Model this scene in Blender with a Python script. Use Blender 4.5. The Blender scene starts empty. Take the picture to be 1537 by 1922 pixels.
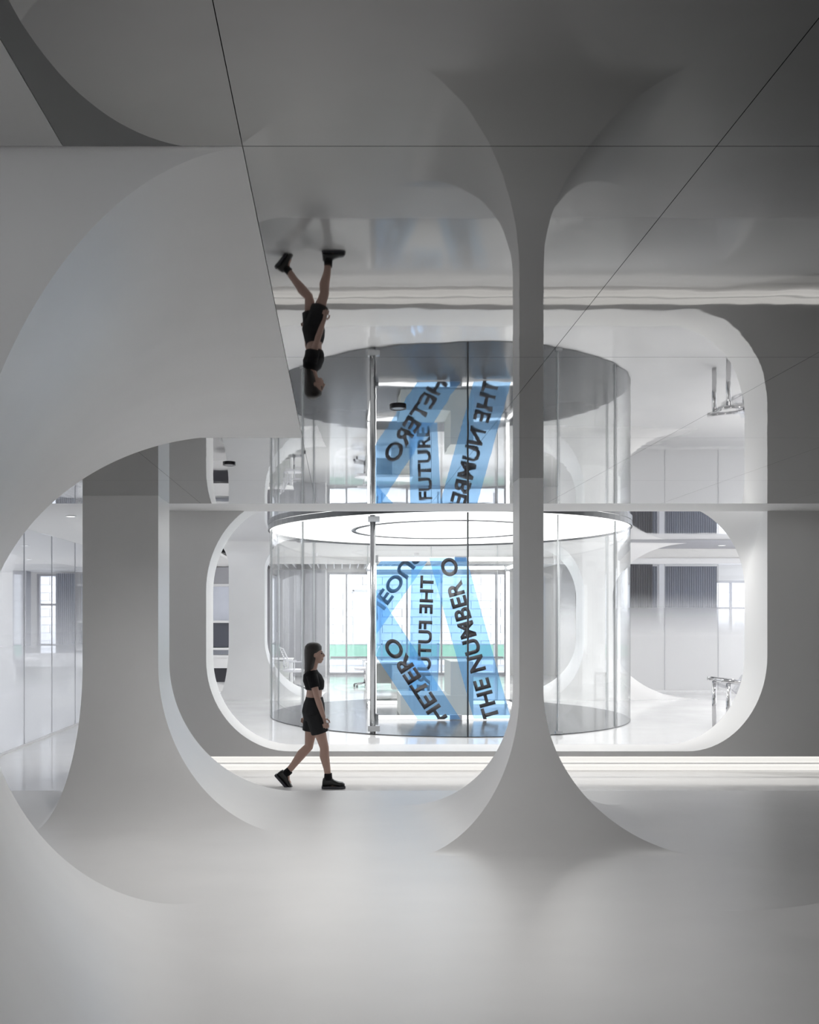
import bpy, bmesh, math, random
from mathutils import Vector, Matrix
random.seed(7)
PI = math.pi
C = bpy.context.scene.collection
sc = bpy.context.scene

# ------------------------------------------------------------------ camera, world, exposure
F_PX, VX, VY, EYE = 1700.0, 637.0, 1160.0, 1.70
cam_d = bpy.data.cameras.new('camera')
cam = bpy.data.objects.new('camera', cam_d); C.objects.link(cam)
cam.location = (0, 0, EYE); cam.rotation_euler = (PI/2, 0, 0)
cam_d.sensor_fit = 'HORIZONTAL'; cam_d.sensor_width = 36.0
cam_d.lens = 36.0*F_PX/1537.0
cam_d.shift_x = (768.5-VX)/1537.0
cam_d.shift_y = (VY-961.0)/1537.0
cam_d.clip_start = 0.05; cam_d.clip_end = 200
sc.camera = cam

world = bpy.data.worlds.new('world'); sc.world = world; world.use_nodes = True
bg = world.node_tree.nodes['Background']
bg.inputs[0].default_value = (0.97, 0.985, 1.0, 1); bg.inputs[1].default_value = 1.9
sc.view_settings.view_transform = 'Standard'; sc.view_settings.look = 'None'
sc.view_settings.exposure = 0.72; sc.view_settings.gamma = 1.0
sc.view_settings.use_curve_mapping = False
LAMP_E, TUBE_E, LED_E = 1.1, 1.2, 0.5
cy = sc.cycles
cy.use_light_tree = False; cy.max_bounces = 7; cy.diffuse_bounces = 3; cy.glossy_bounces = 4; cy.transmission_bounces = 2; cy.transparent_max_bounces = 14; cy.adaptive_threshold = 0.05

def at(px, py, d):
    return Vector(((px-VX)*d/F_PX, d, EYE-(py-VY)*d/F_PX))

# ------------------------------------------------------------------ materials
def mat_new(name):
    m = bpy.data.materials.new(name); m.use_nodes = True
    nt = m.node_tree; b = nt.nodes['Principled BSDF']
    return m, nt, b

def pbr(name, col, rough=0.5, metal=0.0, spec=0.5, var=0.0, rvar=0.0, scale=3.0, bump=0.0, bscale=60.0, stretch=(1,1,1), coat=0.0, detail=4.0):
    m, nt, b = mat_new(name)
    b.inputs['Base Color'].default_value = (*col, 1)
    b.inputs['Roughness'].default_value = rough
    b.inputs['Metallic'].default_value = metal
    b.inputs['Specular IOR Level'].default_value = spec
    b.inputs['Coat Weight'].default_value = coat
    if var or rvar or bump:
        tc = nt.nodes.new('ShaderNodeNewGeometry')
        mp = nt.nodes.new('ShaderNodeMapping'); mp.inputs['Scale'].default_value = stretch
        nt.links.new(tc.outputs['Position'], mp.inputs['Vector'])
    if var or rvar:
        n = nt.nodes.new('ShaderNodeTexNoise'); n.inputs['Scale'].default_value = scale
        n.inputs['Detail'].default_value = detail; n.inputs['Roughness'].default_value = 0.5
        nt.links.new(mp.outputs[0], n.inputs['Vector'])
        if var:
            mx = nt.nodes.new('ShaderNodeMix'); mx.data_type = 'RGBA'
            mx.inputs[6].default_value = tuple(max(0, c*(1-var)) for c in col)+(1,)
            mx.inputs[7].default_value = tuple(min(1, c*(1+var)) for c in col)+(1,)
            nt.links.new(n.outputs['Fac'], mx.inputs[0]); nt.links.new(mx.outputs[2], b.inputs['Base Color'])
        if rvar:
            mr = nt.nodes.new('ShaderNodeMapRange')
            mr.inputs[1].default_value = 0.3; mr.inputs[2].default_value = 0.7
            mr.inputs[3].default_value = max(0.02, rough-rvar); mr.inputs[4].default_value = rough+rvar
            nt.links.new(n.outputs['Fac'], mr.inputs[0]); nt.links.new(mr.outputs[0], b.inputs['Roughness'])
    if bump:
        n2 = nt.nodes.new('ShaderNodeTexNoise'); n2.inputs['Scale'].default_value = bscale; n2.inputs['Detail'].default_value = 3
        nt.links.new(mp.outputs[0], n2.inputs['Vector'])
        bp = nt.nodes.new('ShaderNodeBump'); bp.inputs['Strength'].default_value = 1.0; bp.inputs['Distance'].default_value = bump
        nt.links.new(n2.outputs['Fac'], bp.inputs['Height']); nt.links.new(bp.outputs[0], b.inputs['Normal'])
    return m

def emit(name, col, e):
    m, nt, b = mat_new(name)
    b.inputs['Base Color'].default_value = (0.3, 0.3, 0.3, 1)
    b.inputs['Emission Color'].default_value = (*col, 1); b.inputs['Emission Strength'].default_value = e
    return m

def schlick(nt, ior):
    lw = nt.nodes.new('ShaderNodeLayerWeight'); lw.inputs['Blend'].default_value = 0.5
    pw = nt.nodes.new('ShaderNodeMath'); pw.operation = 'POWER'; pw.inputs[1].default_value = 5.0
    nt.links.new(lw.outputs['Facing'], pw.inputs[0])
    f0 = ((ior-1)/(ior+1))**2
    ma = nt.nodes.new('ShaderNodeMath'); ma.operation = 'MULTIPLY_ADD'; ma.inputs[1].default_value = 1-f0; ma.inputs[2].default_value = f0
    nt.links.new(pw.outputs[0], ma.inputs[0])
    return ma.outputs[0]

def glass_mat(name, tint=(0.993, 0.997, 0.996), ior=1.5, rough=0.01, boost=1.0):
    m = bpy.data.materials.new(name); m.use_nodes = True; nt = m.node_tree; nt.nodes.clear()
    out = nt.nodes.new('ShaderNodeOutputMaterial'); mix = nt.nodes.new('ShaderNodeMixShader')
    tr = nt.nodes.new('ShaderNodeBsdfTransparent'); tr.inputs[0].default_value = (*tint, 1)
    gl = nt.nodes.new('ShaderNodeBsdfGlossy'); gl.inputs['Roughness'].default_value = rough
    fr = schlick(nt, ior)
    mu = nt.nodes.new('ShaderNodeMath'); mu.operation = 'MULTIPLY'; mu.inputs[1].default_value = boost; mu.use_clamp = True
    nt.links.new(fr, mu.inputs[0]); nt.links.new(mu.outputs[0], mix.inputs[0])
    nt.links.new(tr.outputs[0], mix.inputs[1]); nt.links.new(gl.outputs[0], mix.inputs[2])
    nt.links.new(mix.outputs[0], out.inputs[0])
    return m

def frosted_mat(name, z_clear, z_full, col=(0.86, 0.88, 0.92), maxf=0.93):
    """clear glass carrying a printed film that fades from clear (top) to white (bottom)"""
    m = bpy.data.materials.new(name); m.use_nodes = True; nt = m.node_tree; nt.nodes.clear()
    L = nt.links.new
    out = nt.nodes.new('ShaderNodeOutputMaterial')
    g = nt.nodes.new('ShaderNodeNewGeometry'); sp = nt.nodes.new('ShaderNodeSeparateXYZ'); L(g.outputs['Position'], sp.inputs[0])
    mq = nt.nodes.new('ShaderNodeMapRange'); mq.inputs[1].default_value = z_full; mq.inputs[2].default_value = z_clear
    mq.inputs[3].default_value = 1.0; mq.inputs[4].default_value = 0.0
    L(sp.outputs[2], mq.inputs[0])
    pw = nt.nodes.new('ShaderNodeMath'); pw.operation = 'POWER'; pw.inputs[1].default_value = 1.3; L(mq.outputs[0], pw.inputs[0])
    mr = nt.nodes.new('ShaderNodeMath'); mr.operation = 'MULTIPLY_ADD'; mr.inputs[1].default_value = maxf; mr.inputs[2].default_value = 0.01
    L(pw.outputs[0], mr.inputs[0])
    tr = nt.nodes.new('ShaderNodeBsdfTransparent'); tr.inputs[0].default_value = (0.95, 0.96, 0.98, 1)
    df = nt.nodes.new('ShaderNodeBsdfDiffuse'); df.inputs[0].default_value = (*col, 1)
    tl = nt.nodes.new('ShaderNodeBsdfTranslucent'); tl.inputs[0].default_value = (*col, 1)
    m1 = nt.nodes.new('ShaderNodeMixShader'); m1.inputs[0].default_value = 0.5; L(df.outputs[0], m1.inputs[1]); L(tl.outputs[0], m1.inputs[2])
    m2 = nt.nodes.new('ShaderNodeMixShader'); L(mr.outputs[0], m2.inputs[0]); L(tr.outputs[0], m2.inputs[1]); L(m1.outputs[0], m2.inputs[2])
    gl = nt.nodes.new('ShaderNodeBsdfGlossy'); gl.inputs['Roughness'].default_value = 0.03
    fr = schlick(nt, 1.45)
    m3 = nt.nodes.new('ShaderNodeMixShader'); L(fr, m3.inputs[0]); L(m2.outputs[0], m3.inputs[1]); L(gl.outputs[0], m3.inputs[2])
    L(m3.outputs[0], out.inputs[0])
    return m

def film_mat(name):
    m = bpy.data.materials.new(name); m.use_nodes = True; nt = m.node_tree; nt.nodes.clear()
    L = nt.links.new
    out = nt.nodes.new('ShaderNodeOutputMaterial')
    tr = nt.nodes.new('ShaderNodeBsdfTransparent'); tr.inputs[0].default_value = (0.70, 0.86, 1.0, 1)
    tl = nt.nodes.new('ShaderNodeBsdfTranslucent'); tl.inputs[0].default_value = (0.36, 0.66, 0.98, 1)
    df = nt.nodes.new('ShaderNodeBsdfDiffuse'); df.inputs[0].default_value = (0.36, 0.66, 0.98, 1)
    a = nt.nodes.new('ShaderNodeMixShader'); a.inputs[0].default_value = 0.5; L(tl.outputs[0], a.inputs[1]); L(df.outputs[0], a.inputs[2])
    b = nt.nodes.new('ShaderNodeMixShader'); b.inputs[0].default_value = 0.2; L(tr.outputs[0], b.inputs[1]); L(a.outputs[0], b.inputs[2])
    L(b.outputs[0], out.inputs[0])
    return m

def film_mirror(name):
    """dark reflective film: Fresnel rise from about a quarter at steep view to near total at grazing"""
    m = bpy.data.materials.new(name); m.use_nodes = True; nt = m.node_tree; nt.nodes.clear(); L = nt.links.new
    out = nt.nodes.new('ShaderNodeOutputMaterial'); gl = nt.nodes.new('ShaderNodeBsdfGlossy'); gl.inputs['Roughness'].default_value = 0.02
    lw = nt.nodes.new('ShaderNodeLayerWeight'); lw.inputs['Blend'].default_value = 0.5
    pw = nt.nodes.new('ShaderNodeMath'); pw.operation = 'POWER'; pw.inputs[1].default_value = 2.0; L(lw.outputs['Facing'], pw.inputs[0])
    ma = nt.nodes.new('ShaderNodeMath'); ma.operation = 'MULTIPLY_ADD'; ma.inputs[1].default_value = 0.90; ma.inputs[2].default_value = 0.05; L(pw.outputs[0], ma.inputs[0])
    L(ma.outputs[0], gl.inputs['Color'])
    g = nt.nodes.new('ShaderNodeNewGeometry'); n2 = nt.nodes.new('ShaderNodeTexNoise'); n2.inputs['Scale'].default_value = 2.4; n2.inputs['Detail'].default_value = 2
    L(g.outputs['Position'], n2.inputs['Vector'])
    bp = nt.nodes.new('ShaderNodeBump'); bp.inputs['Strength'].default_value = 1.0; bp.inputs['Distance'].default_value = 0.0005
    L(n2.outputs['Fac'], bp.inputs['Height']); L(bp.outputs[0], gl.inputs['Normal']); L(gl.outputs[0], out.inputs[0])
    return m

M = {}
M['plaster'] = pbr('white plaster', (0.78, 0.775, 0.77), 0.42, var=0.025, rvar=0.06, scale=1.6, spec=0.4)
M['wallgrey'] = pbr('pale grey wall paint', (0.82, 0.81, 0.80), 0.6, var=0.02, scale=0.8, spec=0.3)
M['floor'] = pbr('polished micro cement', (0.82, 0.815, 0.815), 0.36, var=0.06, rvar=0.015, scale=1.3, detail=2.5, spec=1.0, stretch=(1, 1.6, 1))
M['gloss'] = pbr('glossy white resin floor', (0.80, 0.80, 0.805), 0.10, var=0.02, rvar=0.04, scale=1.5, spec=0.6)
M['mirror'] = film_mirror('stretched mirror film')
M['mirror2'] = pbr('inner mirror film', (0.72, 0.72, 0.735), 0.04, metal=1.0, bump=0.001, bscale=2.0)
M['ceil'] = pbr('white ceiling paint', (0.82, 0.815, 0.81), 0.6, var=0.015, scale=1.2)
M['disc'] = pbr('grey polished floor disc', (0.10, 0.103, 0.11), 0.16, spec=0.2, var=0.06, scale=1.3)
M['lamp'] = emit('lamp diffuser', (1.0, 1.0, 0.985), LAMP_E)
M['tube'] = emit('light tube', (1.0, 1.0, 1.0), TUBE_E)
M['led'] = emit('warm white light strip', (1.0, 0.975, 0.93), LED_E)
M['glass'] = glass_mat('clear curved glass', boost=0.8)
M['pane'] = glass_mat('window pane', (0.96, 0.975, 1.0))
M['seam2'] = pbr('pale glass joint', (0.45, 0.47, 0.48), 0.3)
M['seam'] = pbr('dark glass joint', (0.05, 0.055, 0.06), 0.3)
M['steel'] = pbr('brushed steel', (0.42, 0.43, 0.44), 0.25, metal=1.0)
M['chrome'] = pbr('chrome', (0.52, 0.52, 0.53), 0.08, metal=1.0)
M['frame'] = pbr('grey window frame', (0.50, 0.50, 0.53), 0.45)
M['film'] = film_mat('translucent blue film')
M['ink'] = pbr('black lettering ink', (0.035, 0.033, 0.04), 0.4)
M['plinth'] = pbr('pale grey plinth', (0.68, 0.70, 0.67), 0.5, var=0.02)
M['white'] = pbr('white lacquer', (0.85, 0.85, 0.86), 0.3)
M['mesh'] = pbr('white mesh plastic', (0.72, 0.72, 0.76), 0.45)
M['dark'] = pbr('dark plastic', (0.04, 0.04, 0.05), 0.4)
M['screen'] = pbr('dark grey screen', (0.10, 0.105, 0.13), 0.25)
M['bluewhite'] = pbr('pale blue back panel', (0.72, 0.75, 0.84), 0.4, var=0.05)
M['panelgrey'] = pbr('mid grey panel', (0.40, 0.40, 0.43), 0.55, var=0.03)
M['curtain'] = pbr('dark grey ribbed curtain', (0.13, 0.13, 0.14), 0.7)
M['curtain2'] = pbr('blue grey ribbed curtain', (0.34, 0.36, 0.42), 0.7)
M['block'] = pbr('white painted block', (0.90, 0.905, 0.92), 0.8, var=0.03, scale=5)
M['mortar'] = pbr('pale mortar', (0.62, 0.64, 0.68), 0.9)
M['green'] = pbr('pale green fence fabric', (0.30, 0.58, 0.45), 0.8, var=0.12, scale=30)
M['ground'] = pbr('white paving', (0.85, 0.85, 0.86), 0.8)
M['skin'] = pbr('skin', (0.50, 0.33, 0.27), 0.5, spec=0.3)
M['blackcloth'] = pbr('black cotton', (0.012, 0.012, 0.014), 0.85, spec=0.2)
M['charcoal'] = pbr('charcoal fabric', (0.028, 0.028, 0.03), 0.85, spec=0.2)
M['leather'] = pbr('black leather', (0.012, 0.012, 0.012), 0.28)
M['hair'] = pbr('dark brown hair', (0.018, 0.013, 0.011), 0.45, bump=0.004, bscale=60, stretch=(4, 4, 0.4))
M['baffle'] = pbr('white ceiling slat', (0.82, 0.82, 0.84), 0.5)
M['plenum'] = pbr('dark ceiling void', (0.14, 0.14, 0.15), 0.9)
M['acrylic'] = glass_mat('clear acrylic', (0.93, 0.93, 0.94), 1.5, 0.05, 1.3)
M['joint'] = pbr('joint shadow gap', (0.5, 0.5, 0.5), 0.6)

# ------------------------------------------------------------------ mesh helpers
class MB:
    def __init__(s): s.v = []; s.f = []; s.sm = []
    def add(s, vs, fs, smooth=False):
        o = len(s.v); s.v += [tuple(p) for p in vs]
        s.f += [tuple(i+o for i in f) for f in fs]; s.sm += [smooth]*len(fs); return s
    def box(s, x0, x1, y0, y1, z0, z1):
        return s.add([(x0,y0,z0),(x1,y0,z0),(x1,y1,z0),(x0,y1,z0),(x0,y0,z1),(x1,y0,z1),(x1,y1,z1),(x0,y1,z1)],
              [(0,3,2,1),(4,5,6,7),(0,1,5,4),(1,2,6,5),(2,3,7,6),(3,0,4,7)])
    def bar(s, a, b, w, h, up=(0,0,1)):
        a = Vector(a); b = Vector(b); d = (b-a).normalized(); u = Vector(up)
        if abs(d.dot(u)) > 0.98: u = Vector((0,1,0))
        r = d.cross(u).normalized()*w/2; u2 = r.cross(d).normalized()*h/2
        vs = [p+q for p in (a, b) for q in (-r-u2, r-u2, r+u2, -r+u2)]
        return s.add(vs, [(3,2,1,0),(4,5,6,7),(0,1,5,4),(1,2,6,5),(2,3,7,6),(3,0,4,7)])
    def tube(s, pts, rad, n=10, cap=True, smooth=True):
        pts = [Vector(p) for p in pts]; k = len(pts)
        rads = rad if isinstance(rad, (list, tuple)) else [rad]*k
        rings = []; prev = None
        for i, p in enumerate(pts):
            d = (pts[min(i+1, k-1)]-pts[max(i-1, 0)]).normalized()
            if prev is None:
                u = Vector((0,0,1)) if abs(d.z) < 0.9 else Vector((1,0,0))
            else: u = prev
            r = d.cross(u).normalized(); u = r.cross(d).normalized(); prev = u
            rr = rads[i]; rx, ry = rr if isinstance(rr, (list, tuple)) else (rr, rr)
            rings.append([p + r*math.cos(2*PI*j/n)*rx + u*math.sin(2*PI*j/n)*ry for j in range(n)])
        s.loft(rings, cap, smooth); return s
    def loft(s, rings, cap=True, smooth=True):
        n = len(rings[0]); vs = [p for r in rings for p in r]; fs = []
        for i in range(len(rings)-1):
            for j in range(n):
                a = i*n+j; b = i*n+(j+1) % n; fs.append((a, b, b+n, a+n))
        if cap: fs.append(tuple(reversed(range(n)))); fs.append(tuple((len(rings)-1)*n+j for j in range(n)))
        return s.add(vs, fs, smooth)
    def ell(s, c, r, n=16, m=10):
        c = Vector(c); rings = []
        for i in range(m+1):
            a = -PI/2 + PI*i/m; ca = max(0.02, math.cos(a))
            rings.append([c+Vector((r[0]*ca*math.cos(2*PI*j/n), r[1]*ca*math.sin(2*PI*j/n), r[2]*math.sin(a))) for j in range(n)])
        return s.loft(rings)
    def prism(s, poly, axis_vec):
        n = len(poly); a = Vector(axis_vec); P = [Vector(p) for p in poly]
        return s.add(P+[p+a for p in P], [tuple(reversed(range(n))), tuple(range(n, 2*n))]+[(i, (i+1) % n, n+(i+1) % n, n+i) for i in range(n)])
    def mesh(s, name, m, fix=True):
        me = bpy.data.meshes.new(name); me.from_pydata(s.v, [], s.f)
        for p, k in zip(me.polygons, s.sm): p.use_smooth = k
        if fix:
            bm = bmesh.new(); bm.from_mesh(me); bmesh.ops.recalc_face_normals(bm, faces=bm.faces); bm.to_mesh(me); bm.free()
        me.materials.append(m if not isinstance(m, str) else M[m]); me.update()
        return me
    def build(s, name, m, parent=None, loc=None):
        o = bpy.data.objects.new(name, s.mesh(name, m)); C.objects.link(o)
        if parent: o.parent = parent
        if loc: o.location = loc
        return o

def place(me, name, parent=None, loc=(0,0,0), rz=0.0):
    o = bpy.data.objects.new(name, me); C.objects.link(o); o.location = loc; o.rotation_euler = (0,0,rz)
    if parent: o.parent = parent
    return o
def tag(o, label, cat, group=None):
    o['label'] = label; o['category'] = cat
    if group: o['group'] = group
    return o
def struct(o, label=None):
    o['kind'] = 'structure'
    if label: o['label'] = label
    return o
def thing(name, label, cat, loc=(0,0,0), rz=0.0, group=None):
    o = bpy.data.objects.new(name, None); C.objects.link(o); o.location = loc; o.rotation_euler = (0,0,rz)
    o.empty_display_size = 0.1
    return tag(o, label, cat, group)
def copy_tree(o, parent=None):
    c = o.copy(); C.objects.link(c); c.parent = parent
    for ch in list(o.children): copy_tree(ch, c)
    return c

# ------------------------------------------------------------------ key dimensions
HM = 2.82            # mirror ceiling of the hall
HS = 3.066           # plain ceiling over the sunken walkway
HI = 3.30            # inner ceiling
ZW = -0.25           # sunken walkway
Y_EDGE, Y_W0, Y_W1 = 8.92, 11.55, 12.20

# ------------------------------------------------------------------ floors
struct(MB().box(-9, 11, -3.5, Y_EDGE, -0.25, 0).build('floor', 'floor'), 'polished pale grey cement platform floor in the foreground')
struct(MB().box(-14, 14, Y_EDGE, Y_W0+0.2, ZW-0.1, ZW).build('floor', 'gloss'), 'glossy white sunken walkway floor below the light strip')
struct(MB().box(-14, -2.6, Y_W0+0.2, 27, ZW-0.1, ZW).build('floor', 'gloss'), 'glossy white floor behind the left glass partition')
struct(MB().box(-2.6, 14, Y_W1, 27, ZW-0.1, 0).build('floor', 'gloss'), 'glossy white platform floor inside the rounded opening')

# ------------------------------------------------------------------ hall mirror ceiling in panels
ceil = struct(MB().box(-9, 11, -3.5, 8.84, HM+0.03, HM+0.06).build('ceiling', 'joint'), 'mirror ceiling of stretched panels with thin joints')
xs = [-0.23+1.125*k for k in range(-8, 11)]
ys = [2.15+1.74*j for j in range(-3, 4)]+[8.86]
G = 0.001
pm = {}
def ceil_panel(x0, x1, y0, y1, m, name):
    key = (round(x1-x0, 4), round(y1-y0, 4), m)
    if key not in pm:
        pm[key] = MB().box(0, x1-x0-2*G, 0, y1-y0-2*G, 0, 0.03).mesh(name, m)
    return place(pm[key], name, ceil, (x0+G, y0+G, HM))
for i in range(len(xs)-1):
    for j in range(len(ys)-1):
        x0, x1, y0, y1 = xs[i], xs[i+1], ys[j], ys[j+1]
        if x1 < -0.2 and 2.1 < y0 and y1 < 5.7:
            ceil_panel(x0, x1, y0, y1, 'floor', 'plaster_panel')
        elif abs(x1+0.23) < 0.01 and y1 < 2.2:
            ceil_panel(-0.656, x1, y0, y1, 'mirror', 'mirror_panel'); ceil_panel(x0, -0.656, y0, y1, 'plaster', 'plaster_panel')
        elif x1 < -0.3 and y1 < 2.2:
            ceil_panel(x0, x1, y0, y1, 'floor', 'plaster_panel')
        else:
            ceil_panel(x0, x1, y0, y1, 'mirror', 'mirror_panel')
# walkway ceiling (higher, plain white), dropping edge, inner ceilings
struct(MB().box(-14, 14, 8.84, Y_W0+0.05, HS, HS+0.06).build('ceiling', 'ceil'), 'plain white ceiling strip over the walkway')
struct(MB().box(-14, -2.6, Y_W0+0.05, 27, HS, HS+0.06).build('ceiling', 'ceil'), 'pale ceiling over the left aisle and glass room')
struct(MB().box(-9, 11, 8.82, 8.86, HM+0.031, HS+0.06).build('trim_1', 'ceil'), 'white drop edge between mirror ceiling and walkway ceiling')
struct(MB().box(-2.6, 14, Y_W1, 19.2, HI, HI+0.05).build('ceiling', 'mirror2'), 'mirror ceiling around the round lamp')
struct(MB().box(-2.6, 14, 19.2, 23.8, HI, HI+0.05).build('ceiling', 'ceil'), 'plain white ceiling behind the round lamp')
bc = struct(MB().box(-14, 14, 23.8, 27, HI+0.35, HI+0.4).build('ceiling', 'plenum'), 'dark ceiling void with white slats near the windows')
bme = MB().box(-0.012, 0.012, 23.95, 26.9, 3.16, 3.30).mesh('slat', M['baffle'])
for k in range(46): place(bme, 'slat', bc, (-4.2+0.225*k, 0, 0))
struct(MB().box(-2.6, 14, 23.7, 23.8, 3.12, HI+0.4).build('trim_2', 'ceil'), 'white ceiling beam in front of the slats')

struct(MB().box(5.9, 14, 18.5, 20.88, HI-0.004, HI-0.001).build('ceiling', 'panelgrey'), 'mid grey ceiling band before the right partition')
# ------------------------------------------------------------------ wall with the big rounded opening
def arc(cx, cz, rx, rz, a0, a1, n=20):
    return [(cx+rx*math.cos(a0+(a1-a0)*i/n), cz+rz*math.sin(a0+(a1-a0)*i/n)) for i in range(n+1)]
def rounded(x0, x1, z0, z1, bl, br, tr, tl):
    return (arc(x0+bl[0], z0+bl[1], *bl, PI, 1.5*PI), arc(x1-br[0], z0+br[1], *br, 1.5*PI, 2*PI),
            arc(x1-tr[0], z1-tr[1], *tr, 0, PI/2), arc(x0+tl[0], z1-tl[1], *tl, PI/2, PI))
def portal_wall(x0, x1, z0, z1, wx0, wx1, wz0, wz1, y0, y1, near, far, mw, mj, name, label):
    mb = MB(); jb = MB()
    for y, rad in ((y0, near), (y1, far)):
        A = rounded(x0, x1, z0, z1, *rad); cs = [(x0, z0), (x1, z0), (x1, z1), (x0, z1)]
        for cpt, a in zip(cs, A):
            vs = [(cpt[0], y, cpt[1])]+[(p[0], y, p[1]) for p in a]
            mb.add(vs, [(0, i, i+1) for i in range(1, len(a))])
        for (a, b, c, d) in ((wx0, x0, wz0, wz1), (x1, wx1, wz0, wz1), (x0, x1, z1, wz1)) + (((x0, x1, wz0, z0),) if wz0 < z0-1e-4 else ()):
            mb.add([(a, y, c), (b, y, c), (b, y, d), (a, y, d)], [(0, 1, 2, 3)])
    mb.add([(wx0, y0, wz0), (wx0, y1, wz0), (wx0, y1, wz1), (wx0, y0, wz1)], [(0,1,2,3)])
    mb.add([(wx1, y0, wz0), (wx1, y1, wz0), (wx1, y1, wz1), (wx1, y0, wz1)], [(0,1,2,3)])
    mb.add([(wx0, y0, wz0), (wx0, y1, wz0), (wx1, y1, wz0), (wx1, y0, wz0)], [(0,1,2,3)])
    w = mb.build(name, mw); struct(w, label)
    N = sum(rounded(x0, x1, z0, z1, *near), []); Fp = sum(rounded(x0, x1, z0, z1, *far), [])
    n = len(N)
    jb.add([(p[0], y0, p[1]) for p in N]+[(p[0], y1, p[1]) for p in Fp],
           [(i, (i+1) % n, n+(i+1) % n, n+i) for i in range(n)], True)
    j = jb.build('jamb_lining', mj, w); j['label'] = 'smooth white lining of the rounded opening'
    return w
R1 = (1.07, 1.17)
wall = portal_wall(-1.70, 5.456, 0.0, 3.25, -2.6, 12.5, -0.066, 3.45, Y_W0, Y_W1,
    ((1.07,1.17),(1.02,1.22),(0.02,0.02),(1.05,1.2)), ((1.07,1.17),(1.05,1.2),(1.05,1.15),(1.05,1.2)),
    'wallgrey', 'plaster', 'wall_back', 'grey wall with a wide rounded opening behind the walkway')
# lit skirting under it
base = struct(MB().box(-2.55, 12.5, Y_W0+0.05, Y_W0+0.16, ZW, -0.066).build('baseboard_back', 'white'), 'recessed skirting with two glowing light strips')
for z0, z1 in ((-0.150, -0.070), (-0.246, -0.172)):
    n = 8; zc = (z0+z1)/2; r = (z1-z0)/2
    prof = [(Y_W0+0.05-0.05*math.sin(PI*i/n), zc-r*math.cos(PI*i/n)) for i in range(n+1)]
    MB().prism([(-2.55, p[0], p[1]) for p in prof], (15.0, 0, 0)).build('light_strip', 'led', base)
# side faces of the inner platform
struct(MB().box(-2.62, -2.6, Y_W1, 27, ZW, 0).build('trim_3', 'white'), 'white edge of the raised inner floor')

# ------------------------------------------------------------------ flared columns
def flared(name, label, core, floor_tips, Rf, zc, ceil_tips=None, Rc=1.2, m='floor', group=None):
    """core/tips: corner lists in order FL, FR, RR, RL; edges sweep as quarter ellipses into floor (and ceiling)."""
    zs = []
    n = 44
    for i in range(n+1):
        a = PI/2*i/n; zs.append((Rf*(1-math.cos(a)), 'f'))          # dense near the floor
    lo = Rf; hi = zc-(Rc if ceil_tips else 0)
    for i in range(1, 5): zs.append((lo+(hi-lo)*i/4, 'c'))
    if ceil_tips:
        for i in range(1, n+1):
            a = PI/2*(n-i)/n; zs.append((zc-Rc*(1-math.cos(a)), 't'))
    def corner(k, z):
        c = Vector((*core[k], z))
        if z < Rf and floor_tips:
            q = 1-z/Rf; g = 1-math.sqrt(max(0, 1-q*q)); c += Vector((floor_tips[k][0]-core[k][0], floor_tips[k][1]-core[k][1], 0))*g
        if ceil_tips and z > zc-Rc:
            q = 1-(zc-z)/Rc; g = 1-math.sqrt(max(0, 1-q*q)); c += Vector((ceil_tips[k][0]-core[k][0], ceil_tips[k][1]-core[k][1], 0))*g
        return c
    mb = MB(); S = 6
    for k in range(4):
        k2 = (k+1) % 4; vs = []; fs = []
        for (z, _) in zs:
            a = corner(k, min(z, zc)); b = corner(k2, min(z, zc))
            a.z = b.z = min(max(z, 0.0004), zc-0.0004)
            for j in range(S+1): vs.append(a.lerp(b, j/S))
        W = S+1
        for i in range(len(zs)-1):
            for j in range(S):
                fs.append((i*W+j, i*W+j+1, (i+1)*W+j+1, (i+1)*W+j))
        mb.add(vs, fs, True)
    me = bpy.data.meshes.new(name); me.from_pydata(mb.v, [], mb.f)
    for p in me.polygons: p.use_smooth = True
    me.materials.append(M[m]); me.update()
    o = bpy.data.objects.new(name, me); C.objects.link(o)
    return tag(o, label, 'column', group)

flared('flared_column', 'slim white column in the middle, its foot sweeping out to four points',
    [(1.438,7.24),(1.631,7.24),(1.631,7.51),(1.438,7.51)], [(0.581,6.46),(2.54,6.46),(2.62,8.30),(0.48,8.30)], 1.12, HM)
flared('flared_column', 'broad grey-white column at left with curved foot, beside the walking woman',
    [(-2.348,8.28),(-1.656,8.28),(-1.664,8.86),(-2.348,8.86)], [(-2.42,7.2),(-0.538,7.2),(-0.40,8.9),(-2.7,8.9)], 1.28, HM)
flared('flared_column', 'huge near column at left edge, curving into floor and plaster ceiling',
    [(-3.3,2.35),(-1.04,2.35),(-1.94,4.9),(-3.6,4.9)], [(-3.3,2.1),(-0.28,2.1),(-0.80,5.40),(-3.8,5.4)], 1.45, HM,
    [(-3.3,2.155),(-0.24,2.155),(-0.52,5.62),(-3.8,5.62)], 1.33)
flared('flared_column', 'near column out at right, only a bright sliver of its foot showing',
    [(3.7,4.6),(3.95,4.6),(3.95,4.9),(3.7,4.9)], [(2.9,4.1),(4.9,4.1),(4.9,5.3),(2.1,5.28)], 1.1, HM)
flared('flared_column', 'pale column behind the opening, left of the glass cylinder',
    [(-2.37,19.4),(-1.60,19.4),(-1.60,20.1),(-2.37,20.1)], [(-2.55,18.6),(-0.45,18.6),(-0.3,20.9),(-2.6,20.9)], 1.25, HI,
    [(-2.62,18.9),(-0.9,18.9),(-0.8,20.5),(-2.62,20.5)], 0.55)
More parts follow.
